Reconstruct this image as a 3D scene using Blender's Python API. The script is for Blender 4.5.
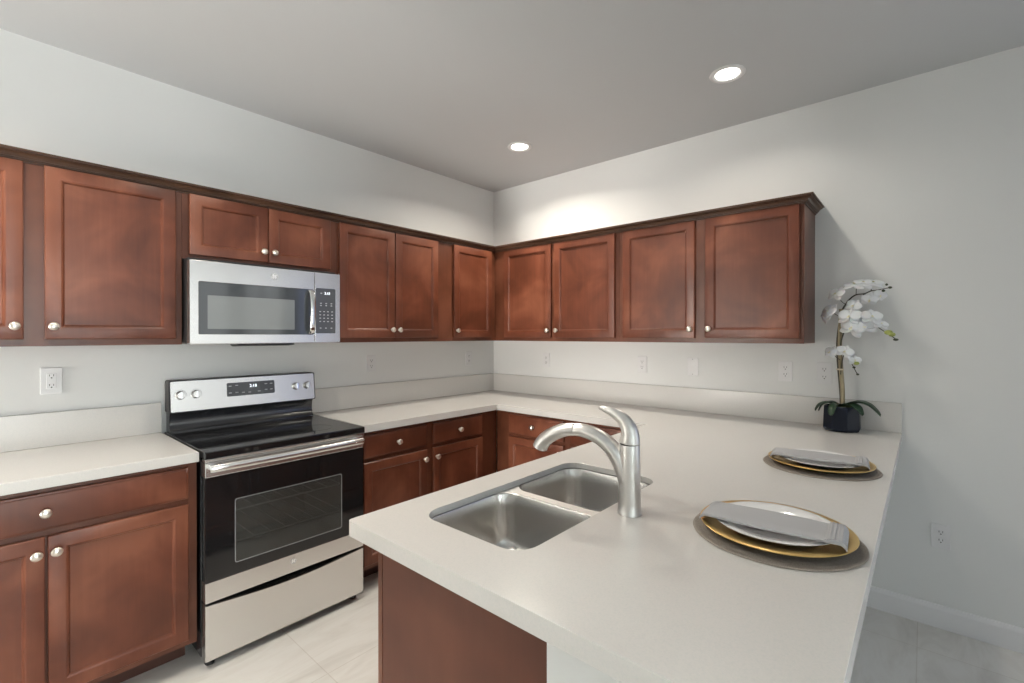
import bpy, bmesh, math, random
from mathutils import Vector, Matrix
random.seed(7)
PI = math.pi
for o in list(bpy.data.objects):
    bpy.data.objects.remove(o)
S = bpy.context.scene
C = S.collection

# ------------------------------------------------------------------ camera
cd = bpy.data.cameras.new('camera'); cam = bpy.data.objects.new('camera', cd); C.objects.link(cam)
cd.sensor_fit = 'HORIZONTAL'; cd.sensor_width = 36; cd.lens = 16.5163
cd.shift_y = -0.0047; cd.clip_start = 0.02
YAW, PITCH = 0.8501, -0.00284
f = Vector((math.sin(YAW)*math.cos(PITCH), math.cos(YAW)*math.cos(PITCH), math.sin(PITCH)))
r = Vector((math.cos(YAW), -math.sin(YAW), 0)); u = r.cross(f)
cam.matrix_world = Matrix(((r.x, u.x, -f.x, -3.0447), (r.y, u.y, -f.y, -2.8930), (r.z, u.z, -f.z, 1.4002), (0, 0, 0, 1)))
S.camera = cam

# ------------------------------------------------------------------ light and exposure
S.view_settings.view_transform = 'Standard'; S.view_settings.look = 'None'
S.view_settings.gamma = 1; S.view_settings.use_curve_mapping = False
S.view_settings.exposure = 0.36
w = bpy.data.worlds.new('sky'); S.world = w; w.use_nodes = True
w.node_tree.nodes['Background'].inputs[0].default_value = (0.62, 0.78, 1, 1)
w.node_tree.nodes['Background'].inputs[1].default_value = 0.6
try:
    S.cycles.use_denoising = True
    S.cycles.max_bounces = 10; S.cycles.diffuse_bounces = 6; S.cycles.glossy_bounces = 5
    S.cycles.sample_clamp_indirect = 6.0
    S.cycles.caustics_reflective = False; S.cycles.caustics_refractive = False
except Exception:
    pass
DOWN_POWER = 1.0       # scales every recessed lamp
WIN_BACK = 15.0          # glow of the added, unseen front window
WIN_RIGHT = 0.92
WIN_LEFT = 58.0  # glow of the added window at the far left
DOWN_COL = (1.0, 0.93, 0.81)

# ------------------------------------------------------------------ materials
def mat(name, col, rough=0.5, metal=0.0, spec=0.5, coat=0.0, emit=None, es=0.0, trans=0.0, alpha=1.0):
    m = bpy.data.materials.new(name); m.use_nodes = True
    b = m.node_tree.nodes['Principled BSDF']
    b.inputs['Base Color'].default_value = (*col, 1); b.inputs['Roughness'].default_value = rough
    b.inputs['Metallic'].default_value = metal; b.inputs['Specular IOR Level'].default_value = spec
    b.inputs['Coat Weight'].default_value = coat; b.inputs['Coat Roughness'].default_value = 0.15
    b.inputs['Transmission Weight'].default_value = trans; b.inputs['Alpha'].default_value = alpha
    if emit:
        b.inputs['Emission Color'].default_value = (*emit, 1); b.inputs['Emission Strength'].default_value = es
    return m
def nodes(m):
    return m.node_tree.nodes, m.node_tree.links, m.node_tree.nodes['Principled BSDF']
def mapped(m, scale, src='Object'):
    n, l, b = nodes(m)
    t = n.new('ShaderNodeTexCoord'); mp = n.new('ShaderNodeMapping'); mp.inputs['Scale'].default_value = scale
    l.new(t.outputs[src], mp.inputs['Vector']); return mp
def noise(m, vec, scale, detail=3, rough=0.5, dist=0.0):
    n, l, b = nodes(m)
    t = n.new('ShaderNodeTexNoise'); t.inputs['Scale'].default_value = scale; t.inputs['Detail'].default_value = detail
    t.inputs['Roughness'].default_value = rough; t.inputs['Distortion'].default_value = dist
    l.new(vec.outputs[0], t.inputs['Vector']); return t
def ramp(m, fac, stops):
    n, l, b = nodes(m)
    rp = n.new('ShaderNodeValToRGB'); e = rp.color_ramp.elements
    while len(e) < len(stops): e.new(0.5)
    for el, (p, c) in zip(e, stops):
        el.position = p; el.color = (*c, 1)
    l.new(fac, rp.inputs[0]); return rp
def bump(m, h, strength, dist=0.002):
    n, l, b = nodes(m)
    bp = n.new('ShaderNodeBump'); bp.inputs['Strength'].default_value = strength; bp.inputs['Distance'].default_value = dist
    l.new(h, bp.inputs['Height']); l.new(bp.outputs[0], b.inputs['Normal'])

def wood(name, dark, mid, light, rough=0.33):
    m = mat(name, mid, rough, spec=0.40)
    n, l, b = nodes(m)
    t = n.new('ShaderNodeTexCoord'); oi = n.new('ShaderNodeObjectInfo')
    mul = n.new('ShaderNodeMath'); mul.operation = 'MULTIPLY'; mul.inputs[1].default_value = 37.0
    l.new(oi.outputs['Random'], mul.inputs[0])
    add = n.new('ShaderNodeVectorMath'); add.operation = 'ADD'
    l.new(t.outputs['Object'], add.inputs[0]); l.new(mul.outputs[0], add.inputs[1])
    a = noise(m, add, 3.4, 3, 0.5, 0.5)
    mp = n.new('ShaderNodeMapping'); mp.inputs['Scale'].default_value = (60, 60, 3.0); l.new(add.outputs[0], mp.inputs['Vector'])
    g = noise(m, mp, 1.0, 3, 0.6)
    mx = n.new('ShaderNodeMix'); mx.data_type = 'FLOAT'; mx.inputs[0].default_value = 0.12
    l.new(a.outputs['Fac'], mx.inputs[2]); l.new(g.outputs['Fac'], mx.inputs[3])
    rp = ramp(m, mx.outputs[0], [(0.34, dark), (0.5, mid), (0.66, light)])
    l.new(rp.outputs[0], b.inputs['Base Color'])
    bump(m, g.outputs['Fac'], 0.05, 0.001)
    return m
WOOD = wood('cherry_stained_wood', (0.090, 0.026, 0.0125), (0.148, 0.0435, 0.022), (0.225, 0.077, 0.041), 0.34)
WOODD = wood('cherry_frame_wood', (0.085, 0.027, 0.013), (0.125, 0.041, 0.021), (0.165, 0.057, 0.031))
CROWNM = wood('crown_wood', (0.052, 0.025, 0.014), (0.076, 0.037, 0.021), (0.104, 0.052, 0.031), 0.3)
PANELM = wood('end_panel_wood', (0.095, 0.029, 0.015), (0.118, 0.037, 0.019), (0.140, 0.046, 0.024), 0.5)
DARKW = mat('dark_toe_wood', (0.07, 0.026, 0.016), 0.5)
WALL = mat('wall_paint', (0.75, 0.757, 0.748), 0.75, spec=0.3)
mp = mapped(WALL, (1, 1, 1)); t = noise(WALL, mp, 220, 2); bump(WALL, t.outputs['Fac'], 0.06, 0.001)
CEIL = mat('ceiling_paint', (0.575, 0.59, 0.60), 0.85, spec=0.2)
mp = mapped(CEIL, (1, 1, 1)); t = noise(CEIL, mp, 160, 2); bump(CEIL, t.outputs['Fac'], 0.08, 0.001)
TRIM = mat('trim_paint', (0.76, 0.76, 0.77), 0.4)
QUARTZ = mat('white_quartz', (0.74, 0.725, 0.70), 0.22, spec=0.45)
mp = mapped(QUARTZ, (1, 1, 1)); t = noise(QUARTZ, mp, 260, 2, 0.6)
rp = ramp(QUARTZ, t.outputs['Fac'], [(0.30, (0.635, 0.63, 0.61)), (0.55, (0.672, 0.655, 0.63)), (0.8, (0.678, 0.662, 0.64))])
QUARTZ.node_tree.links.new(rp.outputs[0], nodes(QUARTZ)[2].inputs['Base Color'])
def steel(name, col, rough, stretch, aniso=0.0, strength=0.12):
    m = mat(name, col, rough, metal=1.0)
    mp = mapped(m, stretch); t = noise(m, mp, 1.0, 2, 0.6); bump(m, t.outputs['Fac'], strength, 0.0006)
    return m
STEEL = steel('brushed_stainless', (0.76, 0.75, 0.73), 0.27, (4, 500, 500))
SINKM = steel('sink_steel', (0.64, 0.63, 0.61), 0.27, (300, 6, 300))
RIMM = mat('satin_sink_rim', (0.70, 0.69, 0.67), 0.5, metal=1.0)
NICKEL = mat('brushed_nickel', (0.70, 0.69, 0.67), 0.34, metal=1.0)
KNOBM = mat('satin_nickel_knob', (0.78, 0.73, 0.66), 0.3, metal=1.0)
CHROME = mat('polished_handle', (0.78, 0.78, 0.78), 0.12, metal=1.0)
BGLASS = mat('black_glass', (0.012, 0.012, 0.013), 0.05, spec=0.6)
BENAM = mat('black_enamel', (0.022, 0.023, 0.027), 0.16, spec=0.9)
BMATTE = mat('black_plastic', (0.018, 0.018, 0.019), 0.45)
GREYG = mat('grey_control_glass', (0.085, 0.09, 0.10), 0.16, spec=0.5)
MWWIN = mat('microwave_window_mesh', (0.20, 0.215, 0.22), 0.12, spec=0.7)
MWGL = mat('microwave_door_glass', (0.055, 0.062, 0.070), 0.07, spec=0.7)
OVWIN = mat('oven_window_glass', (0.075, 0.075, 0.07), 0.05, spec=0.6, alpha=0.60)
OVIN = mat('oven_enamel', (0.10, 0.10, 0.10), 0.4)
RACK = mat('oven_rack_steel', (0.7, 0.7, 0.68), 0.3, metal=1.0)
LED = mat('lit_digits', (0.9, 0.95, 1.0), 0.5, emit=(0.85, 0.93, 1.0), es=1.4)
MARK = mat('pale_markings', (0.50, 0.51, 0.53), 0.5)
MARKD = mat('grey_markings', (0.25, 0.25, 0.26), 0.5)
RINGM = mat('faint_burner_print', (0.035, 0.035, 0.037), 0.15)
BADGE = mat('badge_silver', (0.75, 0.75, 0.74), 0.25, metal=0.7)
PLASTIC = mat('white_plastic', (0.74, 0.74, 0.745), 0.35)
SLOT = mat('outlet_slot', (0.05, 0.05, 0.05), 0.6)
MATM = mat('woven_placemat', (0.30, 0.26, 0.22), 0.8)
mp = mapped(MATM, (1, 1, 1)); t = noise(MATM, mp, 420, 2, 0.7)
rp = ramp(MATM, t.outputs['Fac'], [(0.3, (0.24, 0.205, 0.175)), (0.6, (0.34, 0.30, 0.26))])
MATM.node_tree.links.new(rp.outputs[0], nodes(MATM)[2].inputs['Base Color']); bump(MATM, t.outputs['Fac'], 0.5, 0.002)
GOLD = mat('gold_charger', (0.80, 0.56, 0.22), 0.32, metal=0.9)
PORC = mat('white_porcelain', (0.78, 0.78, 0.78), 0.12, spec=0.55)
LINEN = mat('grey_linen', (0.43, 0.43, 0.44), 0.85, spec=0.2)
mp = mapped(LINEN, (1, 1, 1)); t = noise(LINEN, mp, 700, 2, 0.6); bump(LINEN, t.outputs['Fac'], 0.25, 0.001)
POTM = mat('navy_black_ceramic', (0.006, 0.010, 0.022), 0.3, spec=0.25)
MOSS = mat('moss', (0.10, 0.12, 0.04), 0.9)
LEAF = mat('orchid_leaf', (0.018, 0.050, 0.024), 0.3)
STAKE = mat('bamboo_stake', (0.30, 0.25, 0.15), 0.6)
mp = mapped(STAKE, (90, 90, 8)); t = noise(STAKE, mp, 1.0, 3)
rp = ramp(STAKE, t.outputs['Fac'], [(0.35, (0.20, 0.165, 0.09)), (0.65, (0.42, 0.36, 0.24))])
STAKE.node_tree.links.new(rp.outputs[0], nodes(STAKE)[2].inputs['Base Color'])
STEM = mat('dark_stem', (0.045, 0.042, 0.028), 0.5)
TIE = mat('raffia_tie', (0.66, 0.58, 0.45), 0.7)
PETAL = mat('white_petal', (0.80, 0.80, 0.82), 0.5)
nodes(PETAL)[2].inputs['Subsurface Weight'].default_value = 0.15
LIPM = mat('cream_lip', (0.78, 0.72, 0.50), 0.5)
BUDM = mat('green_bud', (0.34, 0.38, 0.10), 0.5)
BUDD = mat('dark_bud', (0.05, 0.06, 0.03), 0.5)
LENS = mat('lamp_lens', (1, 1, 1), 0.5, emit=(1.0, 0.95, 0.88), es=9.0)
TRIMW = mat('lamp_trim_white', (0.74, 0.74, 0.74), 0.45)
def pane(name, col, s):
    return mat(name, (0.0, 0.0, 0.0), 0.2, emit=col, es=s)
PANE_B = pane('added_glow_pane_back', (0.93, 1.0, 1.0), WIN_BACK)  # emissive pane of the added front window
PANE_R = pane('daylit_pane_blue', (0.42, 0.52, 1.0), WIN_RIGHT*0.9)
PANE_N = pane('added_glow_pane_soft', (0.97, 1.0, 0.99), WIN_RIGHT*1.35)  # emissive panes of the two added soft windows
PANE_L = pane('added_glow_pane_left', (1.0, 0.955, 0.89), WIN_LEFT)  # emissive pane of the added left window

# floor: large pale veined tiles with thin grout
FLOOR = mat('veined_floor_tile', (0.62, 0.59, 0.55), 0.28, spec=0.4)
n, l, b = nodes(FLOOR)
geo = n.new('ShaderNodeNewGeometry')
mp = n.new('ShaderNodeMapping'); mp.inputs['Location'].default_value = (2.09, 1.04, 0); l.new(geo.outputs['Position'], mp.inputs['Vector'])
br = n.new('ShaderNodeTexBrick'); br.offset = 0.0; br.squash = 1.0
br.inputs['Scale'].default_value = 1.0; br.inputs['Brick Width'].default_value = 0.61; br.inputs['Row Height'].default_value = 0.61
br.inputs['Mortar Size'].default_value = 0.0022; br.inputs['Mortar Smooth'].default_value = 0.2; br.inputs['Bias'].default_value = 0
br.inputs['Color1'].default_value = (1, 1, 1, 1); br.inputs['Color2'].default_value = (0.94, 0.94, 0.94, 1); br.inputs['Mortar'].default_value = (0.84, 0.82, 0.80, 1)
l.new(mp.outputs[0], br.inputs['Vector'])
mp2 = n.new('ShaderNodeMapping'); mp2.inputs['Scale'].default_value = (1.3, 4.0, 1); mp2.inputs['Rotation'].default_value = (0, 0, 0.5); l.new(geo.outputs['Position'], mp2.inputs['Vector'])
t = noise(FLOOR, mp2, 1.6, 5, 0.6, 0.9)
rp = ramp(FLOOR, t.outputs['Fac'], [(0.30, (0.62, 0.60, 0.565)), (0.46, (0.72, 0.70, 0.665)), (0.54, (0.76, 0.745, 0.715)), (0.72, (0.70, 0.675, 0.635))])
mx = n.new('ShaderNodeMix'); mx.data_type = 'RGBA'; mx.blend_type = 'MULTIPLY'; mx.inputs[0].default_value = 1.0
l.new(rp.outputs[0], mx.inputs[6]); l.new(br.outputs['Color'], mx.inputs[7]); l.new(mx.outputs[2], b.inputs['Base Color'])

# ------------------------------------------------------------------ helpers
WORG = {}
def tag(o, label=None, cat=None, group=None, kind=None):
    if label: o['label'] = label
    if cat: o['category'] = cat
    if group: o['group'] = group
    if kind: o['kind'] = kind
    return o
def thing(name, loc, label, cat, group=None):
    o = bpy.data.objects.new(name, None); C.objects.link(o); o.empty_display_size = 0.05
    o.location = loc; WORG[o] = Vector(loc)
    return tag(o, label, cat, group)
def obj(name, bm, m, parent=None, org=None, bevel=0.0, seg=2, smooth=None, label=None):
    """link a bmesh given in world coordinates as ONE mesh object"""
    bmesh.ops.recalc_face_normals(bm, faces=bm.faces)
    me = bpy.data.meshes.new(name)
    if org is None:
        org = WORG[parent] if parent is not None else Vector((0, 0, 0))
    org = Vector(org)
    bmesh.ops.translate(bm, verts=bm.verts, vec=-org)
    bm.to_mesh(me); bm.free()
    me.materials.append(m)
    o = bpy.data.objects.new(name, me); C.objects.link(o)
    WORG[o] = org
    if parent is not None:
        o.parent = parent; o.location = org - WORG[parent]
    else:
        o.location = org
    if smooth is not None:
        for p in me.polygons: p.use_smooth = True
        me.set_sharp_from_angle(angle=math.radians(smooth))
    if bevel:
        md = o.modifiers.new('bevel', 'BEVEL'); md.width = bevel; md.segments = seg; md.limit_method = 'ANGLE'; md.angle_limit = math.radians(40)
    return o
def copy_tree(o, parent=None):
    c = o.copy(); C.objects.link(c); WORG[c] = WORG[o]
    if parent is not None: c.parent = parent
    for ch in list(o.children): copy_tree(ch, c)
    return c
def N(): return bmesh.new()
def IDN(u, d, z): return Vector((u, d, z))
def FA(u, d, z): return Vector((u, -d, z))          # wall A: u = x, d = distance out from the back wall
def FB(u, d, z): return Vector((-d, -u, z))         # wall B: u = distance from the corner, d out from the right wall
def box(bm, F, u0, u1, d0, d1, z0, z1):
    v = [bm.verts.new(F(a, b_, c)) for c in (z0, z1) for a, b_ in ((u0, d0), (u1, d0), (u1, d1), (u0, d1))]
    for q in ((0, 1, 2, 3), (4, 5, 6, 7), (0, 1, 5, 4), (1, 2, 6, 5), (2, 3, 7, 6), (3, 0, 4, 7)):
        bm.faces.new([v[i] for i in q])
def loops(bm, rings, cap0=True, cap1=True, closed=True):
    R = [[bm.verts.new(p) for p in ring] for ring in rings]
    k = len(R[0])
    for a, b_ in zip(R, R[1:]):
        for i in range(k if closed else k-1):
            bm.faces.new((a[i], a[(i+1) % k], b_[(i+1) % k], b_[i]))
    if cap0: bm.faces.new(R[0])
    if cap1: bm.faces.new(R[-1])
    return R
def prism(bm, F, prof, u0, u1):
    """profile of (d, z) swept along u"""
    loops(bm, [[F(u, d, z) for d, z in prof] for u in (u0, u1)])
def lathe(bm, c, prof, seg=48, axis='z'):
    """profile of (radius, height) about an axis through c"""
    c = Vector(c); rings = []
    for r_, h in prof:
        ring = []
        for i in range(seg):
            a = 2*PI*i/seg; x, y = r_*math.cos(a), r_*math.sin(a)
            if axis == 'z': ring.append(c + Vector((x, y, h)))
            elif axis == '-y': ring.append(c + Vector((x, -h, y)))
            elif axis == '-x': ring.append(c + Vector((-h, x, y)))
            elif axis == '+y': ring.append(c + Vector((x, h, y)))
        rings.append(ring)
    loops(bm, rings)
def tube(bm, pts, rad, seg=10, cap=True):
    """rad: one radius, or one per point, or (rx, ry) pairs"""
    pts = [Vector(p) for p in pts]; rings = []; prev = None
    for i, p in enumerate(pts):
        t = (pts[min(i+1, len(pts)-1)] - pts[max(i-1, 0)]).normalized()
        if prev is None:
            a = Vector((0, 0, 1)) if abs(t.z) < 0.9 else Vector((1, 0, 0))
            nrm = (a - t*a.dot(t)).normalized()
        else:
            nrm = (prev - t*prev.dot(t)).normalized()
        prev = nrm; bi = t.cross(nrm)
        q = rad[i] if isinstance(rad, (list, tuple)) else rad
        ra, rb = q if isinstance(q, tuple) else (q, q)
        rings.append([p + nrm*(ra*math.cos(2*PI*k/seg)) + bi*(rb*math.sin(2*PI*k/seg)) for k in range(seg)])
    loops(bm, rings, cap, cap)
def smoothpath(pts, k=6):
    P = [Vector(p) for p in pts]; out = []
    for i in range(len(P)-1):
        p0, p1, p2, p3 = P[max(i-1, 0)], P[i], P[i+1], P[min(i+2, len(P)-1)]
        for j in range(k):
            t_ = j/k
            out.append(0.5*((2*p1) + (p2-p0)*t_ + (2*p0-5*p1+4*p2-p3)*t_**2 + (3*p1-p0-3*p2+p3)*t_**3))
    out.append(P[-1]); return out
def rrect(u0, u1, v0, v1, rad, n_=6):
    out = []
    for cx, cy, a0 in ((u1-rad, v1-rad, 0), (u0+rad, v1-rad, PI/2), (u0+rad, v0+rad, PI), (u1-rad, v0+rad, 1.5*PI)):
        for i in range(n_+1):
            a = a0 + PI/2*i/n_; out.append((cx+rad*math.cos(a), cy+rad*math.sin(a)))
    return out
def plate_rr(bm, F, u0, u1, z0, z1, d0, d1, rad):
    rr = rrect(u0, u1, z0, z1, rad)
    loops(bm, [[F(a, d0, c) for a, c in rr], [F(a, d1, c) for a, c in rr]])
def fillplate(bm, outer, holes, z0, z1):
    """flat slab with holes: outlines in xy"""
    for z in (z0, z1):
        ed = []
        for lp in [outer] + holes:
            vs = [bm.verts.new((x, y, z)) for x, y in lp]
            ed += [bm.edges.new((vs[i], vs[(i+1) % len(vs)])) for i in range(len(vs))]
        bmesh.ops.triangle_fill(bm, use_beauty=True, use_dissolve=False, edges=ed)
    for lp in [outer] + holes:
        loops(bm, [[Vector((x, y, z)) for x, y in lp] for z in (z0, z1)], False, False)
    bmesh.ops.remove_doubles(bm, verts=bm.verts, dist=1e-5)
def text(name, s, size, m, parent, mw, ext=0.0004):
    cu = bpy.data.curves.new(name, 'FONT'); cu.body = s; cu.size = size; cu.extrude = ext; cu.align_x = 'CENTER'; cu.align_y = 'CENTER'
    to = bpy.data.objects.new('tmp', cu); C.objects.link(to)
    dg = bpy.context.evaluated_depsgraph_get()
    me = bpy.data.meshes.new_from_object(to.evaluated_get(dg)); bpy.data.objects.remove(to); bpy.data.curves.remove(cu)
    me.name = name; me.transform(mw); me.transform(Matrix.Translation(-WORG[parent]))
    me.materials.clear(); me.materials.append(m)
    o = bpy.data.objects.new(name, me); C.objects.link(o); o.parent = parent; WORG[o] = WORG[parent]
    return o
def structure(name, bm, m, **k):
    o = obj(name, bm, m, **k); o['kind'] = 'structure'; return o

# ------------------------------------------------------------------ room shell
H = 2.677; XL, YB = -7.6, -7.0
bm = N(); box(bm, IDN, XL-0.12, 0.12, YB-0.12, 0.12, -0.1, 0.0); structure('floor', bm, FLOOR)
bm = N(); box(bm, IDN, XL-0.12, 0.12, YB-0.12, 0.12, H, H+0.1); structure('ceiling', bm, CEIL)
bm = N(); box(bm, IDN, XL-0.12, 0.12, 0.0, 0.12, 0, H); structure('wall_back', bm, WALL)
def holed_wall(name, horiz, at, th, span, holes):
    bm = N(); s0, s1 = span; cuts = sorted(holes); cur = s0
    def put(a, b_, z0, z1):
        if b_-a < 1e-4: return
        if horiz: box(bm, IDN, a, b_, at, at+th, z0, z1)
        else: box(bm, IDN, at, at+th, a, b_, z0, z1)
    for a, b_, z0, z1 in cuts:
        put(cur, a, 0, H); put(a, b_, 0, z0); put(a, b_, z1, H); cur = b_
    put(cur, s1, 0, H)
    return structure(name, bm, WALL)
WB_ = (-3.45, -2.48, 0.15, 2.45); WR = (-6.90, -5.30, 0.15, 2.45); WR2 = (-4.85, -3.95, 0.25, 2.3); WF2 = (-1.30, -0.12, 0.15, 2.45); WLh = (-1.25, -0.10, 0.1, 1.4)
holed_wall('wall_front', True, YB-0.12, 0.12, (XL-0.12, 0.12), [WB_, WF2])
holed_wall('wall_right', False, 0.0, 0.12, (YB, 0.0), [WR, WR2])
holed_wall('wall_left', False, XL-0.12, 0.12, (YB, 0.0), [WLh])
bm = N(); box(bm, IDN, -2.46, -2.34, YB, -4.2, 0, H); structure('added_blocker_wall_right', bm, WALL)  # added unseen wall, keeps the front window's light off the right wall
bm = N(); box(bm, IDN, -4.30, -4.18, YB, -1.27, 0, H); structure('added_blocker_wall_left', bm, WALL)  # added unseen wall, narrows the light coming from the far left
def window(name, horiz, at, hole, pm, nmull):
    a, b_, z0, z1 = hole; t_ = 0.05
    F = (lambda u_, d, z: Vector((u_, at+d, z))) if horiz else (lambda u_, d, z: Vector((at+d, u_, z)))
    bm = N()
    box(bm, F, a, b_, -0.03, 0.03, z0, z0+t_); box(bm, F, a, b_, -0.03, 0.03, z1-t_, z1)
    for i in range(nmull+2):
        x = a + (b_-a-t_)*i/(nmull+1); box(bm, F, x, x+t_, -0.03, 0.03, z0+t_, z1-t_)
    root = structure(name, bm, TRIM)
    bm = N(); box(bm, F, a+0.02, b_-0.02, -0.004, 0.004, z0+0.02, z1-0.02)
    obj('glass_pane', bm, pm, root)
window('added_window_1', True, YB-0.06, WB_, PANE_B, 2)  # added behind the camera as the main light on the back wall
window('added_window_2', False, 0.06, WR, PANE_N, 1)  # added out of view, a bright area for the steel to reflect
window('window_4', False, 0.06, WR2, PANE_R, 0)
window('added_window_5', True, YB-0.06, WF2, PANE_N, 1)  # added out of view for soft light and steel reflections
window('added_window_3', False, XL-0.06, WLh, PANE_L, 2)  # added out of view to light the right wall near the corner
BBP = [(0.0, 0.0), (0.014, 0.0), (0.014, 0.088), (0.011, 0.098), (0.006, 0.106), (0.0, 0.108)]
bm = N(); prism(bm, FB, BBP, 2.517, 6.99); structure('baseboard_right', bm, TRIM)
bm = N(); prism(bm, lambda u_, d, z: Vector((u_, YB+d, z)), BBP, XL+0.02, -0.02); structure('baseboard_front', bm, TRIM)
bm = N(); prism(bm, lambda u_, d, z: Vector((XL+d, -u_, z)), BBP, 0.02, -YB-0.02); structure('baseboard_left', bm, TRIM)
bm = N(); box(bm, IDN, -2.345, -0.001, -2.515, -2.365, 0, 0.8725); structure('wall_peninsula', bm, WALL)

# ------------------------------------------------------------------ knobs, doors, drawers, cabinets
def knob(parent, F, u_, z, d):
    c = F(u_, d, z); ax = '-y' if F is FA else '-x'
    if F is FP: ax = '+y'
    bm = N(); lathe(bm, c, [(0.0085, 0.0), (0.0085, 0.002), (0.0055, 0.004), (0.0055, 0.011), (0.009, 0.014), (0.0155, 0.017), (0.0165, 0.020), (0.0150, 0.0245), (0.0095, 0.0275), (0.001, 0.0285)], 24, ax)
    return obj('knob', bm, KNOBM, parent, org=c, smooth=50)
def door(parent, F, u0, u1, z0, z1, d0, kn=None, st=0.056, name='door', slab=False):
    rings = []
    if slab: prof = [(0.0, 0.0), (0.0, 0.013), (0.002, 0.0155), (0.006, 0.0165), (0.010, 0.0195), (0.013, 0.020)]
    else: prof = [(0.0, 0.0), (0.0, 0.016), (0.0025, 0.0190), (0.006, 0.020), (st-0.010, 0.020), (st-0.007, 0.0185), (st-0.004, 0.0175), (st, 0.0105), (st+0.0015, 0.0095)]
    for i, d in prof:
        rings.append([F(u0+i, d0+d, z0+i), F(u1-i, d0+d, z0+i), F(u1-i, d0+d, z1-i), F(u0+i, d0+d, z1-i)])
    bm = N(); loops(bm, rings)
    o = obj(name, bm, WOOD, parent, org=F(u0, d0, z0), smooth=25)
    if kn: knob(o, F, kn[0], kn[1], d0+0.020)
    return o
def frame(parent, F, u0, u1, z0, z1, d0, d1, opens):
    """face frame: a slab with rectangular openings (u0,u1,z0,z1)"""
    bm = N(); us = sorted({u0, u1, *[o[0] for o in opens], *[o[1] for o in opens]}); zs = sorted({z0, z1, *[o[2] for o in opens], *[o[3] for o in opens]})
    for a, b_ in zip(us, us[1:]):
        for c, e in zip(zs, zs[1:]):
            m_, k_ = (a+b_)/2, (c+e)/2
            if not any(o[0] < m_ < o[1] and o[2] < k_ < o[3] for o in opens): box(bm, F, a, b_, d0, d1, c, e)
    bmesh.ops.remove_doubles(bm, verts=bm.verts, dist=1e-5)
    seen = {}
    for fc in list(bm.faces):
        key = tuple(sorted(v.index for v in fc.verts))
    bm.verts.index_update()
    for fc in list(bm.faces):
        key = tuple(sorted(v.index for v in fc.verts)); seen.setdefault(key, []).append(fc)
    dup = [fc for v in seen.values() if len(v) > 1 for fc in v]
    bmesh.ops.delete(bm, geom=dup, context='FACES_ONLY')
    return obj('face_frame', bm, WOODD, parent)
FP = lambda u_, d, z: Vector((u_, -2.40 + d, z))      # peninsula: fronts face the back wall
def carcass(parent, F, u0, u1, d0, d1, z0, z1, t_=0.016, top=True, shelf=None, inset=0.0):
    bm = N()
    box(bm, F, u0, u0+t_, d0, d1, z0, z1); box(bm, F, u1-t_, u1, d0, d1, z0, z1)
    box(bm, F, u0+t_, u1-t_, d0, d1, z0+inset, z0+inset+t_)
    if top: box(bm, F, u0+t_, u1-t_, d0, d1, z1-t_, z1)
    box(bm, F, u0+t_, u1-t_, d0, d0+0.006, z0+inset+t_, z1-(t_ if top else 0))
    if shelf: box(bm, F, u0+t_, u1-t_, d0+0.006, d1-0.01, shelf, shelf+t_)
    return obj('carcass', bm, WOODD, parent)
UB, UT = 1.358, 2.075; DB, DT = 1.385, 2.061; KZ = 1.436
UD = 0.3055
GU = 'wall cabinets along the two walls'
def upper(F, u0, u1, z0, doors, label, name='wall_cabinet', opens_z=None):
    c = thing(name, F((u0+u1)/2, 0.15, z0), label, 'cabinet', GU)
    carcass(c, F, u0+0.001, u1-0.001, 0.002, UD-0.0195, z0, UT, inset=0.008)
    z0d = opens_z if opens_z else DB
    frame(c, F, u0+0.0005, u1-0.0005, z0, UT, UD-0.019, UD, [(a+0.012, b_-0.012, z0d+0.012, DT-0.012) for a, b_, k in doors])
    for a, b_, k in doors:
        kn = None
        kz = KZ if not opens_z else opens_z+0.053
        if k == 'l': kn = (a+0.024, kz)
        if k == 'r': kn = (b_-0.024, kz)
        if F is FB and kn: pass
        door(c, F, a, b_, z0d, DT, UD+0.0015, kn)
    return c
upper(FA, -3.372, -2.4185, UB, [(-3.354, -2.928, 'r'), (-2.871, -2.444, 'l')], 'wide two-door cherry wall cabinet at the left edge, left of the microwave')
upper(FA, -2.4185, -1.66, 1.758, [(-2.391, -2.0445, 'r'), (-2.0405, -1.702, 'l')], 'short two-door cherry wall cabinet directly above the microwave', opens_z=1.778)
upper(FA, -1.66, -0.765, UB, [(-1.645, -1.265, 'r'), (-1.259, -0.904, 'l')], 'two-door cherry wall cabinet between the microwave and the single corner door')
upper(FA, -0.765, -0.3065, UB, [(-0.755, -0.357, 'l')], 'narrow one-door cherry wall cabinet left of the room corner')
upper(FB, 0.002, 1.413, UB, [(0.419, 0.873, 'r'), (0.904, 1.384, 'l')], 'two-door cherry wall cabinet right of the room corner')
upper(FB, 1.413, 2.440, UB, [(1.442, 1.899, 'r'), (1.957, 2.421, 'l')], 'two-door cherry wall cabinet at the free right end, nearest the orchid')
# crown moulding, mitred round the corner and returned to the wall
CR = [(-0.002, 2.061), (0.005, 2.061), (0.005, 2.0685), (0.012, 2.069), (0.012, 2.074), (0.0165, 2.0745), (0.019, 2.081), (0.025, 2.087), (0.034, 2.0905), (0.034, 2.0945), (0.0435, 2.095), (0.0435, 2.1020), (-0.002, 2.1020)]
path = [((-3.372, -UD), (0, -1)), ((-UD, -UD), (-1, -1)), ((-UD, -2.440), (-1, -1)), ((-0.001, -2.440), (0, -1))]
bm = N(); loops(bm, [[Vector((p[0]+d[0]*o_, p[1]+d[1]*o_, z)) for o_, z in CR] for p, d in path])
o = obj('crown_molding', bm, CROWNM, smooth=30)
tag(o, 'dark cherry crown molding running along the tops of all wall cabinets', 'molding')

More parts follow.
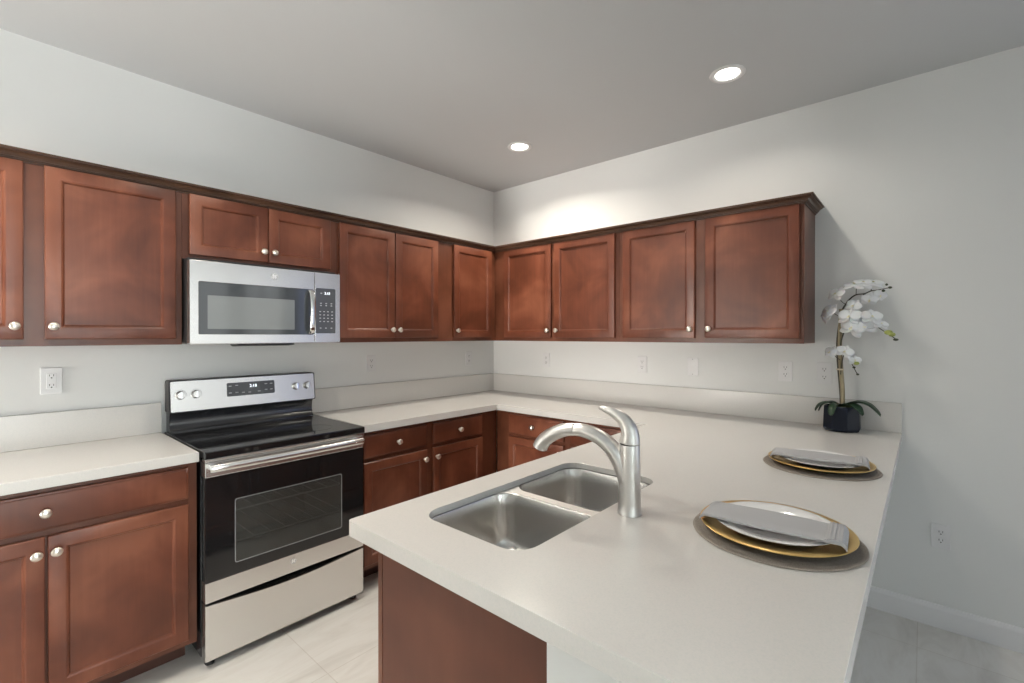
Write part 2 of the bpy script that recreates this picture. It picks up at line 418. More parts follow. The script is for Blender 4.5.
# base cabinets
BD = 0.592; BT = 0.8735; TK = 0.112
def toe(parent, F, u0, u1, d=0.462):
    bm = N(); box(bm, F, u0, u1, d-0.016, d, 0.0, TK); o = obj('toe_kick', bm, DARKW, parent, bevel=0.002); return o
def base(F, u0, u1, drawers, doors, label, kn_at, opens=None, d0=0.024, toe_to=None):
    c = thing('base_cabinet', F((u0+u1)/2, 0.3, 0), label, 'cabinet', 'base cabinets under the countertops')
    carcass(c, F, u0+0.001, u1-0.001, d0, BD-0.0195, TK, BT)
    bm = N(); 
    ops = [(a+0.012, b_-0.012, 0.738, 0.843) for a, b_, k in drawers] + [(a+0.012, b_-0.012, 0.152, 0.69) for a, b_, k in doors]
    bm.free()
    frame(c, F, u0+0.0005, u1-0.0005, TK, BT, BD-0.019, BD, ops)
    for a, b_, k in drawers: door(c, F, a, b_, 0.726, 0.855, BD+0.0015, (k, 0.789), name='drawer', slab=True)
    for a, b_, k in doors: door(c, F, a, b_, 0.140, 0.703, BD+0.0015, ((a+0.022) if k == 'l' else (b_-0.022), 0.649))
    t0, t1 = toe_to if toe_to else (u0+0.01, u1-0.01)
    toe(c, F, t0, t1)
    return c
base(FA, -3.346, -2.436, [(-3.312, -2.469, -2.890)], [(-3.312, -2.891, 'r'), (-2.885, -2.469, 'l')], 'cherry base cabinet left of the stove, one wide drawer over two doors', None)
base(FA, -1.672, -0.594, [(-1.662, -1.230, -1.444), (-1.181, -0.751, -0.968)], [(-1.662, -1.230, 'r'), (-1.181, -0.751, 'l')], 'cherry base cabinet right of the stove, two drawers over two doors', None, toe_to=(-1.662, -0.48))
base(FB, 0.596, 1.760, [(0.722, 1.184, 0.942), (1.233, 1.690, 1.46)], [(0.722, 1.184, 'r'), (1.233, 1.690, 'l')], 'cherry base cabinet on the right wall, seen behind the faucet spout', None, toe_to=(0.60, 1.70))
# peninsula cabinet: open-topped carcass around the sink, end panel towards the camera
pc = thing('peninsula_cabinet', (-1.47, -2.08, 0), 'cherry peninsula cabinet under the sink with plain end panel facing the camera', 'cabinet', 'base cabinets under the countertops')
bm = N()
box(bm, IDN, -2.320, -0.595, -2.360, -2.345, TK, BT); box(bm, IDN, -0.612, -0.595, -2.345, -1.82, TK, BT)
box(bm, IDN, -2.320, -0.612, -2.345, -1.82, TK, TK+0.016); box(bm, IDN, -2.320, -2.304, -2.345, -1.82, TK+0.016, BT)
obj('carcass', bm, WOODD, pc)
bm = N(); box(bm, IDN, -2.341, -2.3205, -2.3625, -1.821, 0.0, BT); obj('end_panel', bm, PANELM, pc, bevel=0.0015)
bm = N(); box(bm, IDN, -2.341, -0.64, -1.819, -1.800, TK, BT); obj('face_frame', bm, WOODD, pc, bevel=0.001)
bm = N(); box(bm, IDN, -2.3205, -0.64, -1.905, -1.889, 0, TK); obj('toe_kick', bm, DARKW, pc)
for a, b_, k in ((-2.30, -1.86, 'r'), (-1.85, -1.41, 'l'), (-1.36, -0.78, 'l')):
    door(pc, FP, a, b_, 0.140, 0.703, 0.6015, ((b_-0.022) if k == 'r' else (a+0.022), 0.649))
    door(pc, FP, a, b_, 0.726, 0.855, 0.6015, ((a+b_)/2, 0.789), name='drawer', slab=True)

# ------------------------------------------------------------------ countertops and backsplashes
CT, CBm = 0.914, 0.8740
bm = N(); fillplate(bm, [(-3.372, -0.002), (-3.372, -0.624), (-2.4345, -0.624), (-2.4345, -0.002)], [], CBm, CT)
o = obj('countertop', bm, QUARTZ, bevel=0.003); tag(o, 'short white quartz countertop left of the stove', 'countertop')
HOLE = (-2.253, -1.530, -2.222, -1.864)
pen = [(-1.6740, -0.002), (-0.002, -0.002), (-0.002, -2.809)]
def arc(cx, cy, rad, a0, a1, k=5): return [(cx+rad*math.cos(a0+(a1-a0)*i/k), cy+rad*math.sin(a0+(a1-a0)*i/k)) for i in range(k+1)]
pen += arc(-2.402+0.012, -2.809+0.012, 0.012, 1.5*PI, PI) + arc(-2.402+0.012, -1.751-0.012, 0.012, PI, PI/2)
pen += [(-0.624, -1.751), (-0.624, -0.624), (-1.6740, -0.624)]
HA = rrect(*HOLE, 0.062, 8); HB = rrect(-2.300, -1.484, -2.266, -1.820, 0.05); ZL = 0.8942
bm = N()
for z, lps in ((CT, [pen, HA]), (CBm, [pen, HB]), (ZL, [HB, HA])):
    ed = []
    for lp in lps:
        vs = [bm.verts.new((x, y, z)) for x, y in lp]; ed += [bm.edges.new((vs[i], vs[(i+1) % len(vs)])) for i in range(len(vs))]
    bmesh.ops.triangle_fill(bm, use_beauty=True, use_dissolve=False, edges=ed)
for lp, z0, z1 in ((pen, CBm, CT), (HA, ZL, CT), (HB, CBm, ZL)): loops(bm, [[Vector((x, y, z)) for x, y in lp] for z in (z0, z1)], False, False)
bmesh.ops.remove_doubles(bm, verts=bm.verts, dist=1e-5)
o = obj('countertop', bm, QUARTZ, bevel=0.003); tag(o, 'large L-shaped white quartz countertop carrying the sink, plates and orchid', 'countertop')
BS = 0.1485
for F, a, b_, lab in ((FA, -3.372, -2.4345, 'low white quartz backsplash on the back wall left of the stove'), (FA, -1.6740, -0.0215, 'low white quartz backsplash on the back wall right of the stove'), (FB, 0.002, 2.809, 'long white quartz backsplash on the right wall behind the orchid')):
    bm = N(); box(bm, F, a, b_, 0.0015, 0.0205, CT+0.0004, CT+BS); o = obj('backsplash', bm, QUARTZ, bevel=0.002); tag(o, lab, 'backsplash', 'quartz backsplashes')

# ------------------------------------------------------------------ sink
sk = thing('kitchen_sink', (-1.89, -2.04, 0.68), 'double-bowl stainless steel undermount sink set in the peninsula countertop', 'sink')
B1 = (-2.262, -1.904, -2.228, -1.858); B2 = (-1.872, -1.522, -2.228, -1.858)
zt = 0.8938
bm = N(); fillplate(bm, rrect(-2.290, -1.494, -2.256, -1.830, 0.05), [rrect(*B1, 0.066, 8), rrect(*B2, 0.066, 8)], zt-0.0025, zt-0.0004)
obj('rim', bm, RIMM, sk, bevel=0.001)
for (x0, x1, y0, y1), nm in ((B1, 'bowl'), (B2, 'bowl')):
    bm = N(); rings = []
    for ins, dz in ((0, -0.001), (0.002, -0.006), (0.006, -0.05), (0.012, -0.12), (0.016, -0.145), (0.026, -0.164), (0.045, -0.175), (0.075, -0.179)):
        rings.append([Vector((x, y, zt+dz)) for x, y in rrect(x0+ins, x1-ins, y0+ins, y1-ins, max(0.066-ins*0.3, 0.03), 8)])
    cx, cy = (x0+x1)/2, (y0+y1)/2
    rings.append([Vector((cx+(p.x-cx)*0.3, cy+(p.y-cy)*0.3, zt-0.182)) for p in rings[-1]])
    loops(bm, rings, False, True)
    bw = obj('bowl', bm, SINKM, sk, smooth=60)
    md = bw.modifiers.new('solid', 'SOLIDIFY'); md.thickness = 0.0015; md.offset = -1
    bm = N(); lathe(bm, (cx, cy, zt-0.182), [(0.055, 0.0004), (0.055, 0.003), (0.050, 0.0045), (0.043, 0.003), (0.040, -0.004), (0.038, -0.012), (0.008, -0.013), (0.008, -0.004), (0.001, -0.003)], 32)
    obj('drain', bm, NICKEL, sk, smooth=40)

# ------------------------------------------------------------------ faucet
FX, FY = -1.868, -2.288; A_ = math.radians(101); DV = Vector((math.cos(A_), math.sin(A_), 0))
fa = thing('kitchen_faucet', (FX, FY, CT), 'brushed nickel pull-out kitchen faucet standing behind the sink', 'faucet')
def fp(s, z): return Vector((FX, FY, z)) + DV*s
bm = N(); lathe(bm, (FX, FY, CT), [(0.0325, 0.0004), (0.0325, 0.003), (0.0312, 0.005), (0.0305, 0.03), (0.0290, 0.09), (0.0280, 0.15), (0.0275, 0.186), (0.0270, 0.1885)], 40)
obj('body', bm, NICKEL, fa, smooth=40)
bm = N(); lathe(bm, (FX, FY, CT), [(0.0262, 0.1885), (0.0262, 0.1915)], 40); obj('collar', bm, BMATTE, fa, smooth=40)
# spout: springs from the body and arches over the sink
sp = smoothpath([fp(0.000, 0.985), fp(0.018, 1.035), fp(0.041, 1.075), fp(0.064, 1.098), (fp(0.096, 1.1165)), fp(0.133, 1.1265), fp(0.160, 1.1270)], 6)
bm = N(); tube(bm, sp, [(0.0275-0.0090*i/(len(sp)-1), 0.0255-0.0070*i/(len(sp)-1)) for i in range(len(sp))], 24)
obj('spout', bm, NICKEL, fa, smooth=50)
sh = smoothpath([fp(0.161, 1.1270), fp(0.192, 1.1225), fp(0.224, 1.110), fp(0.252, 1.092), fp(0.268, 1.074), fp(0.275, 1.060)], 5)
k = len(sh)
bm = N(); tube(bm, sh, [(0.0182+0.0050*(i/k)**0.8, 0.0182+0.0060*(i/k)**0.8) if i < k-1 else (0.0205, 0.0215) for i in range(k)], 24)
obj('spray_head', bm, NICKEL, fa, smooth=50)
bm = N(); d_ = (sh[-1]-sh[-2]).normalized(); tube(bm, [sh[-1]-d_*0.001, sh[-1]+d_*0.002], 0.0165, 24); obj('spray_face', bm, BMATTE, fa)
# lever handle: a blade that rises from the collar and sweeps forward to a point
hp = smoothpath([fp(0.000, 1.1055), fp(-0.001, 1.125), fp(0.004, 1.148), fp(0.018, 1.168), fp(0.040, 1.183), fp(0.066, 1.192), fp(0.088, 1.1965)], 6)
k = len(hp); rad = []
for i in range(k):
    t_ = i/(k-1); rad.append((0.0262*(1-t_)**0.9+0.0022, 0.0268*(1-t_)**0.55*0.85+0.004*(1-t_)+0.0012))
rad[0] = (0.0265, 0.0268)
bm = N(); tube(bm, hp, rad, 24); obj('lever_handle', bm, NICKEL, fa, smooth=50)

# ------------------------------------------------------------------ range
RX0, RX1 = -2.427, -1.690; RC = (RX0+RX1)/2
rg = thing('electric_range', (RC, -0.34, 0), 'freestanding stainless steel electric range with black glass cooktop', 'stove')
YF = -0.655
bm = N()
box(bm, IDN, RX0+0.003, RX0+0.020, -0.600, -0.03, 0.040, 0.884); box(bm, IDN, RX1-0.020, RX1-0.003, -0.600, -0.03, 0.040, 0.884)
box(bm, IDN, RX0+0.020, RX1-0.020, -0.045, -0.03, 0.040, 0.884); box(bm, IDN, RX0+0.020, RX1-0.020, -0.600, -0.045, 0.040, 0.075)
box(bm, IDN, RX0+0.020, RX1-0.020, -0.600, -0.585, 0.27, 0.33); box(bm, IDN, RX0+0.020, RX1-0.020, -0.600, -0.045, 0.865, 0.884)
obj('body', bm, BENAM, rg, bevel=0.002)
# oven cavity seen through the window
bm = N(); cx0, cx1, cz0, cz1, cyf, cyb = RX0+0.075, RX1-0.075, 0.34, 0.76, -0.598, -0.12
rr = [rrect(cx0, cx1, cz0, cz1, 0.03)]*2
rings = [[Vector((a, y, c)) for a, c in rr[0]] for y in (cyf, cyb)]
loops(bm, rings, False, True); cav = obj('oven_cavity', bm, OVIN, rg, smooth=40)
for zr in (0.475, 0.615):
    bm = N()
    y0, y1, xa, xb = cyf+0.03, cyb-0.03, cx0+0.006, cx1-0.006
    tube(bm, [(xa, y0, zr), (xb, y0, zr)], 0.0032, 8); tube(bm, [(xa, y1, zr), (xb, y1, zr)], 0.0032, 8)
    for i in range(9):
        x = xa+0.004+(xb-xa-0.008)*i/8; tube(bm, [(x, y0-0.001, zr), (x, y1+0.001, zr)], 0.0016, 6)
    obj('oven_rack', bm, RACK, rg)
# cooktop
bm = N(); box(bm, IDN, RX0, RX1, YF-0.012, -0.03, 0.885, 0.9165); ck = obj('cooktop', bm, BGLASS, rg, bevel=0.004, seg=3)
bm = N(); box(bm, IDN, RX0+0.002, RX1-0.002, YF-0.008, YF+0.03, 0.872, 0.8845); obj('cooktop_trim', bm, STEEL, rg, bevel=0.001)
for x, y, r_ in ((-2.235, -0.50, 0.115), (-1.88, -0.50, 0.085), (-2.235, -0.23, 0.075), (-1.88, -0.23, 0.10)):
    bm = N(); lathe(bm, (x, y, 0.9166), [(r_-0.0015, 0.0), (r_-0.0015, 0.0003), (r_, 0.0003), (r_, 0.0)], 56)
    bm.faces.ensure_lookup_table()
    caps = [f_ for f_ in bm.faces if len(f_.verts) > 4]; bmesh.ops.delete(bm, geom=caps, context='FACES_ONLY')
    obj('burner_ring', bm, RINGM, ck)
# backguard: concave black riser under a tilted control panel
bm = N(); prism(bm, FA, [(0.024, 0.9168), (0.098, 0.9168), (0.098, 0.922), (0.090, 0.932), (0.083, 0.950), (0.081, 0.975), (0.086, 1.000), (0.094, 1.0125), (0.024, 1.0125)], RX0+0.010, RX1-0.006)
obj('backguard', bm, BENAM, rg, smooth=30)
PD = lambda z: 0.104 - (z-1.013)*0.10      # front of the tilted panel
bm = N(); rr = rrect(RX0+0.005, RX1+0.006, 1.013, 1.1745, 0.008)
loops(bm, [[FA(a, 0.024, c) for a, c in rr], [FA(a, PD(c), c) for a, c in rr]]); cp = obj('control_panel', bm, BMATTE, rg, bevel=0.0015)
bm = N(); rr = rrect(RX0+0.0115, RX1-0.0005, 1.0185, 1.1690, 0.006)
loops(bm, [[FA(a, PD(c)-0.001, c) for a, c in rr], [FA(a, PD(c)+0.0018, c) for a, c in rr]]); obj('steel_face', bm, STEEL, cp, label='stainless')
bm = N(); rr = rrect(-2.166, -1.921, 1.0725, 1.1445, 0.007)
loops(bm, [[FA(a, PD(c)+0.001, c) for a, c in rr], [FA(a, PD(c)+0.0032, c) for a, c in rr]]); obj('display', bm, GREYG, cp)
TILT = math.atan(0.10)
def on_panel(x, z, lift=0.0034):
    return Matrix.Translation(FA(x, PD(z)+lift, z)) @ Matrix.Rotation(PI/2-TILT, 4, 'X')
text('clock_digits', '2:18', 0.022, LED, cp, on_panel(-2.035, 1.122))
bm = N()
for i, (x, z) in enumerate([(-2.150, 1.128), (-2.118, 1.130), (-2.150, 1.092), (-2.118, 1.092), (-2.086, 1.090), (-2.054, 1.088), (-2.005, 1.090), (-1.968, 1.128), (-1.940, 1.128), (-1.968, 1.096), (-1.940, 1.096)]):
    w_ = 0.007; bm = N(); box(bm, FA, x-w_, x+w_, PD(z)+0.003, PD(z)+0.0038, z-0.0025, z+0.0015); obj('key_marking', bm, MARK, cp)
for x in (-2.375, -2.308, -1.800, -1.733):
    bm = N(); pts = []
    for j in range(25):
        a = math.radians(-110+j*220/24); zz = 1.100+0.0265*math.cos(a); pts.append(FA(x+0.0265*math.sin(a), PD(zz)+0.0018, zz))
    tube(bm, pts, 0.0006, 6); obj('dial_marking', bm, MARKD, cp)
for x in (-2.375, -2.308, -1.800, -1.733):
    c = FA(x, PD(1.1)+0.002, 1.100)
    bm = N(); lathe(bm, c, [(0.0215, 0), (0.0215, 0.004), (0.0190, 0.006), (0.0180, 0.020), (0.0165, 0.0225), (0.001, 0.023)], 32, '-y')
    kb = obj('knob', bm, STEEL, cp, org=c, smooth=40); kb.rotation_euler = (-TILT, 0, 0)
    bm = N(); box(bm, IDN, c.x-0.0048, c.x+0.0048, c.y-0.029, c.y-0.020, c.z-0.0178, c.z+0.0178)
    obj('grip', bm, CHROME, kb, bevel=0.001)
# oven door
dr = None
bm = N(); gx0, gx1, gz0, gz1 = RX0+0.004, RX1-0.004, 0.283, 0.8685; wx0, wx1, wz0, wz1 = -2.310, -1.816, 0.418, 0.693
def ringslab(bm, F, o4, i4, orad, irad, d0, d1):
    ro, ri = rrect(*o4, orad, 6), rrect(*i4, irad, 6); m_ = len(ro)
    V = {}
    for key, lp, d in (('oa', ro, d0), ('ob', ro, d1), ('ia', ri, d0), ('ib', ri, d1)): V[key] = [bm.verts.new(F(a, d, c)) for a, c in lp]
    for i in range(m_):
        j = (i+1) % m_
        for p, q in (('oa', 'ob'), ('ob', 'ib'), ('ib', 'ia'), ('ia', 'oa')): bm.faces.new((V[p][i], V[p][j], V[q][j], V[q][i]))
ringslab(bm, FA, (gx0+0.006, gx1-0.006, gz0, gz1), (wx0-0.02, wx1+0.02, wz0-0.02, wz1+0.02), 0.004, 0.012, 0.602, 0.6485)
dr = obj('oven_door', bm, BMATTE, rg)
bm = N(); ringslab(bm, FA, (gx0, gx1, 0.368, 0.806), (wx0, wx1, wz0, wz1), 0.002, 0.010, 0.649, 0.655); obj('door_glass', bm, BGLASS, dr)
bm = N(); rr = rrect(wx0, wx1, wz0, wz1, 0.010)
loops(bm, [[FA(a, 0.6495, c) for a, c in rr], [FA(a, 0.6545, c) for a, c in rr]]); obj('window_pane', bm, OVWIN, dr)
bm = N(); ringslab(bm, FA, (wx0-0.0015, wx1+0.0015, wz0-0.0015, wz1+0.0015), (wx0+0.002, wx1-0.002, wz0+0.002, wz1-0.002), 0.010, 0.009, 0.654, 0.6556); obj('window_border', bm, MARKD, dr)
bm = N(); box(bm, FA, gx0, gx1, 0.602, 0.6555, 0.8065, gz1); obj('door_top_band', bm, STEEL, dr, bevel=0.003)
bm = N(); box(bm, FA, gx0, gx1, 0.602, 0.6555, gz0, 0.3675); obj('door_bottom_band', bm, STEEL, dr, bevel=0.002)
hz, hd = 0.851, 0.700
bm = N()
hps = [(gx0+0.010, hd-0.004, hz), (gx0+0.018, hd, hz)] + [(gx0+0.018+(gx1-gx0-0.052)*i/10, hd+0.004*math.sin(PI*i/10), hz) for i in range(1, 10)] + [(gx1-0.034, hd, hz), (gx1-0.026, hd-0.004, hz)]
tube(bm, [FA(*q) for q in hps], [(0.0165, 0.010)]*len(hps), 20); hd_ = obj('handle', bm, STEEL, dr, smooth=50)
for x in (gx0+0.026, gx1-0.042):
    bm = N(); box(bm, FA, x-0.013, x+0.013, 0.655, hd, hz-0.011, hz+0.011); obj('handle_mount', bm, CHROME, hd_, bevel=0.003)
def badge(parent, x, d, z, r_):
    bm = N(); lathe(bm, FA(x, d, z), [(r_, 0), (r_, 0.002), (r_*0.93, 0.0028), (r_*0.86, 0.0028), (r_*0.82, 0.0020), (0.0005, 0.0020)], 40, '-y')
    bd = obj('logo_badge', bm, BADGE, parent, smooth=40)
    text('monogram', 'GE', r_*0.85, PLASTIC, bd, Matrix.Translation(FA(x, d+0.0022, z)) @ Matrix.Rotation(PI/2, 4, 'X'))
    bm = N()
    for j in range(4):
        a = PI/4+PI/2*j; P_ = []
        for q in range(9):
            b2 = a-0.45+0.9*q/8; rr_ = r_*(0.62+0.10*math.sin(q/8*2*PI)); P_.append(FA(x+rr_*math.cos(b2), d+0.0022, z+rr_*math.sin(b2)))
        tube(bm, P_, r_*0.035, 6)
    obj('scroll_marks', bm, PLASTIC, bd)
badge(dr, -2.061, 0.6555, 0.335, 0.0135)
# storage drawer with the scooped top edge
bm = N(); K = 24
top = [(gx0+(gx1-gx0)*i/K, 0.274-0.022*math.sin(PI*i/K)**1.2) for i in range(K+1)]
ol = [(gx0, 0.040), (gx1, 0.040)] + top[::-1]
loops(bm, [[FA(a, d, c) for a, c in ol] for d in (0.605, 0.6555)]); obj('storage_drawer', bm, STEEL, rg, bevel=0.002)
for x in (RX0+0.035, RX1-0.035):
    for y in (-0.60, -0.10):
        bm = N(); lathe(bm, (x, y, 0), [(0.017, 0.0), (0.019, 0.006), (0.012, 0.012), (0.008, 0.02), (0.008, 0.040)], 20); obj('foot', bm, BMATTE, rg, smooth=40)

# ------------------------------------------------------------------ microwave
MX0, MX1, MZ0, MZ1, MD = -2.416, -1.696, 1.362, 1.741, 0.420
mw = thing('microwave', ((MX0+MX1)/2, -0.2, MZ0), 'over-the-range stainless microwave mounted under the short wall cabinet', 'microwave')
bm = N(); box(bm, FA, MX0+0.004, MX1-0.004, 0.003, 0.372, MZ0+0.008, 1.7565); obj('case', bm, BMATTE, mw, bevel=0.002)
bm = N(); box(bm, FA, MX0+0.01, MX1-0.01, 0.02, 0.395, MZ0-0.004, MZ0+0.0075); obj('bottom_plate', bm, STEEL, mw, bevel=0.002)
bm = N(); prism(bm, FA, [(0.30, MZ0-0.0045), (0.402, MZ0-0.0045), (0.402, MZ0-0.010), (0.33, MZ0-0.016), (0.30, MZ0-0.010)], -2.215, -1.943); obj('vent_filter', bm, BMATTE, mw, bevel=0.001)
xs = -1.842
bm = N(); ringslab(bm, FA, (MX0, xs-0.001, MZ0, MZ1), (-2.382, -1.8465, 1.405, 1.646), 0.003, 0.006, 0.375, MD); md_ = obj('door', bm, STEEL, mw, bevel=0.0015)
bm = N(); ringslab(bm, FA, (-2.3825, -1.846, 1.4045, 1.6465), (-2.346, -1.949, 1.430, 1.585), 0.006, 0.004, 0.39, MD-0.001); obj('door_glass', bm, MWGL, md_)
bm = N(); plate_rr(bm, FA, -2.3465, -1.9485, 1.4295, 1.5855, 0.39, MD-0.0014, 0.004); obj('viewing_window', bm, MWWIN, md_)
badge(md_, -2.051, MD, 1.697, 0.0165)
bm = N(); hx = -1.868
P_ = smoothpath([FA(hx, MD-0.001, 1.636), FA(hx, MD+0.020, 1.630), FA(hx, MD+0.032, 1.600), FA(hx, MD+0.037, 1.525), FA(hx, MD+0.032, 1.450), FA(hx, MD+0.020, 1.420), FA(hx, MD-0.001, 1.414)], 6)
rings = []
for i, p_ in enumerate(P_):
    t_ = (P_[min(i+1, len(P_)-1)]-P_[max(i-1, 0)]).normalized(); nn = Vector((1, 0, 0)); b2 = t_.cross(nn)
    rings.append([p_+nn*(0.0135*math.copysign(abs(math.cos(a))**0.6, math.cos(a)))+b2*(0.0065*math.copysign(abs(math.sin(a))**0.6, math.sin(a))) for a in [2*PI*q/20 for q in range(20)]])
loops(bm, rings); obj('handle', bm, CHROME, md_, smooth=50)
bm = N(); plate_rr(bm, FA, xs+0.001, MX1, MZ0, MZ1, 0.375, MD, 0.003); cpn = obj('control_panel', bm, STEEL, mw, bevel=0.0015)
bm = N(); plate_rr(bm, FA, -1.836, -1.724, 1.411, 1.657, MD-0.002, MD+0.0012, 0.006); obj('keypad', bm, GREYG, cpn)
text('clock_digits', '2:18', 0.019, LED, cpn, Matrix.Translation(FA(-1.772, MD+0.0013, 1.630)) @ Matrix.Rotation(PI/2, 4, 'X'))
bm = N()
for z, xsq in ((1.575, (-1.808, -1.778, -1.748)), (1.563, (-1.808, -1.778, -1.748)), (1.530, (-1.812, -1.790, -1.768, -1.744)), (1.512, (-1.812, -1.790, -1.768, -1.744)), (1.494, (-1.812, -1.790, -1.768, -1.744)), (1.476, (-1.812, -1.790, -1.768, -1.744)), (1.440, (-1.810, -1.780, -1.748)), (1.630, (-1.806,))):
    for x in xsq:
        bm = N(); box(bm, FA, x-0.0045, x+0.0045, MD+0.001, MD+0.0016, z-0.0022, z+0.0022); obj('key_marking', bm, MARK, cpn)

# ------------------------------------------------------------------ wall outlets
GO = 'white wall plates above the counters'
def outlet(F, u_, z, label, kind):
    t_ = thing('wall_outlet' if kind != 'switch' else 'light_switch', F(u_, 0, z), label, 'outlet' if kind != 'switch' else 'switch', GO)
    bm = N(); plate_rr(bm, F, u_-0.035, u_+0.035, z-0.0575, z+0.0575, 0.0005, 0.0055, 0.004); obj('cover_plate', bm, PLASTIC, t_, bevel=0.002)
    if kind == 'duplex':
        for dz in (0.0195, -0.0195):
            bm = N(); plate_rr(bm, F, u_-0.0165, u_+0.0165, z+dz-0.0145, z+dz+0.0145, 0.0050, 0.0068, 0.010); rc = obj('receptacle', bm, PLASTIC, t_, bevel=0.0008)
            for a in (-0.0065, 0.0065):
                bm = N(); box(bm, F, u_+a-0.0012, u_+a+0.0012, 0.0066, 0.0071, z+dz-0.001, z+dz+0.008); obj('slot', bm, SLOT, rc)
            bm = N(); plate_rr(bm, F, u_-0.0028, u_+0.0028, z+dz-0.0105, z+dz-0.0050, 0.0066, 0.0071, 0.0025); obj('slot', bm, SLOT, rc)
        bm = N(); plate_rr(bm, F, u_-0.003, u_+0.003, z-0.003, z+0.003, 0.0054, 0.0064, 0.0029); obj('screw', bm, PLASTIC, t_)
    else:
        bm = N(); plate_rr(bm, F, u_-0.0165, u_+0.0165, z-0.0335, z+0.0335, 0.0050, 0.0072, 0.003); rc = obj('receptacle' if kind == 'gfci' else 'rocker', bm, PLASTIC, t_, bevel=0.0008)
        if kind == 'gfci':
            for dz in (0.021, -0.021):
                for a in (-0.0065, 0.0065):
                    bm = N(); box(bm, F, u_+a-0.0012, u_+a+0.0012, 0.0070, 0.0075, z+dz-0.001, z+dz+0.007); obj('slot', bm, SLOT, rc)
                bm = N(); plate_rr(bm, F, u_-0.0028, u_+0.0028, z+dz-0.0105, z+dz-0.0050, 0.0070, 0.0075, 0.0025); obj('slot', bm, SLOT, rc)
            for e0, e1 in ((-0.0065, -0.001), (0.001, 0.0065)):
                bm = N(); box(bm, F, u_-0.008, u_+0.008, 0.0070, 0.0082, z+e0, z+e1); obj('test_button', bm, PLASTIC, rc)
        for dz in (0.048, -0.048):
            bm = N(); plate_rr(bm, F, u_-0.0025, u_+0.0025, z+dz-0.0025, z+dz+0.0025, 0.0054, 0.0062, 0.0024); obj('screw', bm, MARKD if kind == 'switch' else PLASTIC, t_)
    return t_
outlet(FA, -2.829, 1.200, 'white outlet on the back wall left of the stove, above the short countertop', 'gfci')
outlet(FA, -1.237, 1.205, 'white outlet on the back wall just right of the stove', 'duplex')
outlet(FA, -0.308, 1.205, 'white outlet on the back wall close to the room corner', 'duplex')
outlet(FB, 0.591, 1.200, 'white outlet on the right wall nearest the room corner', 'duplex')
outlet(FB, 1.423, 1.198, 'white outlet on the right wall below the middle of the wall cabinets', 'duplex')
outlet(FB, 1.771, 1.198, 'white switch plate on the right wall, third plate from the corner', 'switch')
outlet(FB, 2.297, 1.196, 'white outlet on the right wall below the last wall cabinet end', 'duplex')
outlet(FB, 2.484, 1.194, 'white outlet on the right wall directly behind the orchid stem', 'gfci')
outlet(FB, 2.953, 0.438, 'low white outlet on the right wall near the baseboard', 'duplex')

# ------------------------------------------------------------------ recessed ceiling lamps
def lamp(x, y, power, label):
    t_ = thing('recessed_light', (x, y, H), label, 'ceiling light', 'recessed ceiling lights')
    bm = N(); prof = [(0.080, -0.0003), (0.082, -0.003), (0.078, -0.007), (0.066, -0.009), (0.060, -0.006), (0.054, -0.002)]
    K_ = 48; rings = [[Vector((x+r_*math.cos(2*PI*i/K_), y+r_*math.sin(2*PI*i/K_), H+h)) for i in range(K_)] for r_, h in prof]
    loops(bm, rings, False, False); obj('trim_ring', bm, TRIMW, t_, smooth=60)
    bm = N(); lathe(bm, (x, y, H), [(0.054, -0.0005), (0.054, -0.0025), (0.03, -0.0035), (0.001, -0.0038)], 40); obj('lens', bm, LENS, t_, smooth=60)
    ld = bpy.data.lights.new('lamp', 'AREA'); ld.shape = 'DISK'; ld.size = 0.10; ld.energy = DOWN_POWER*power; ld.color = DOWN_COL; ld.spread = math.radians(150)
    lo = bpy.data.objects.new('lamp', ld); C.objects.link(lo); lo.parent = t_; lo.location = (0, 0, -0.012)
lamp(-0.627, -2.168, 3.4, 'lit recessed ceiling light nearer the camera, upper right')
lamp(-0.622, -0.833, 11.0, 'lit recessed ceiling light deeper in the room, near the corner')
lamp(-2.20, -1.40, 5.0, 'added unseen recessed ceiling light above the aisle between stove and sink')  # extra lamp out of view, added to brighten the aisle and sink
lamp(-3.30, -1.15, 12.0, 'added unseen recessed ceiling light out at the left end of the kitchen')  # extra lamp out of view, added to brighten the left side

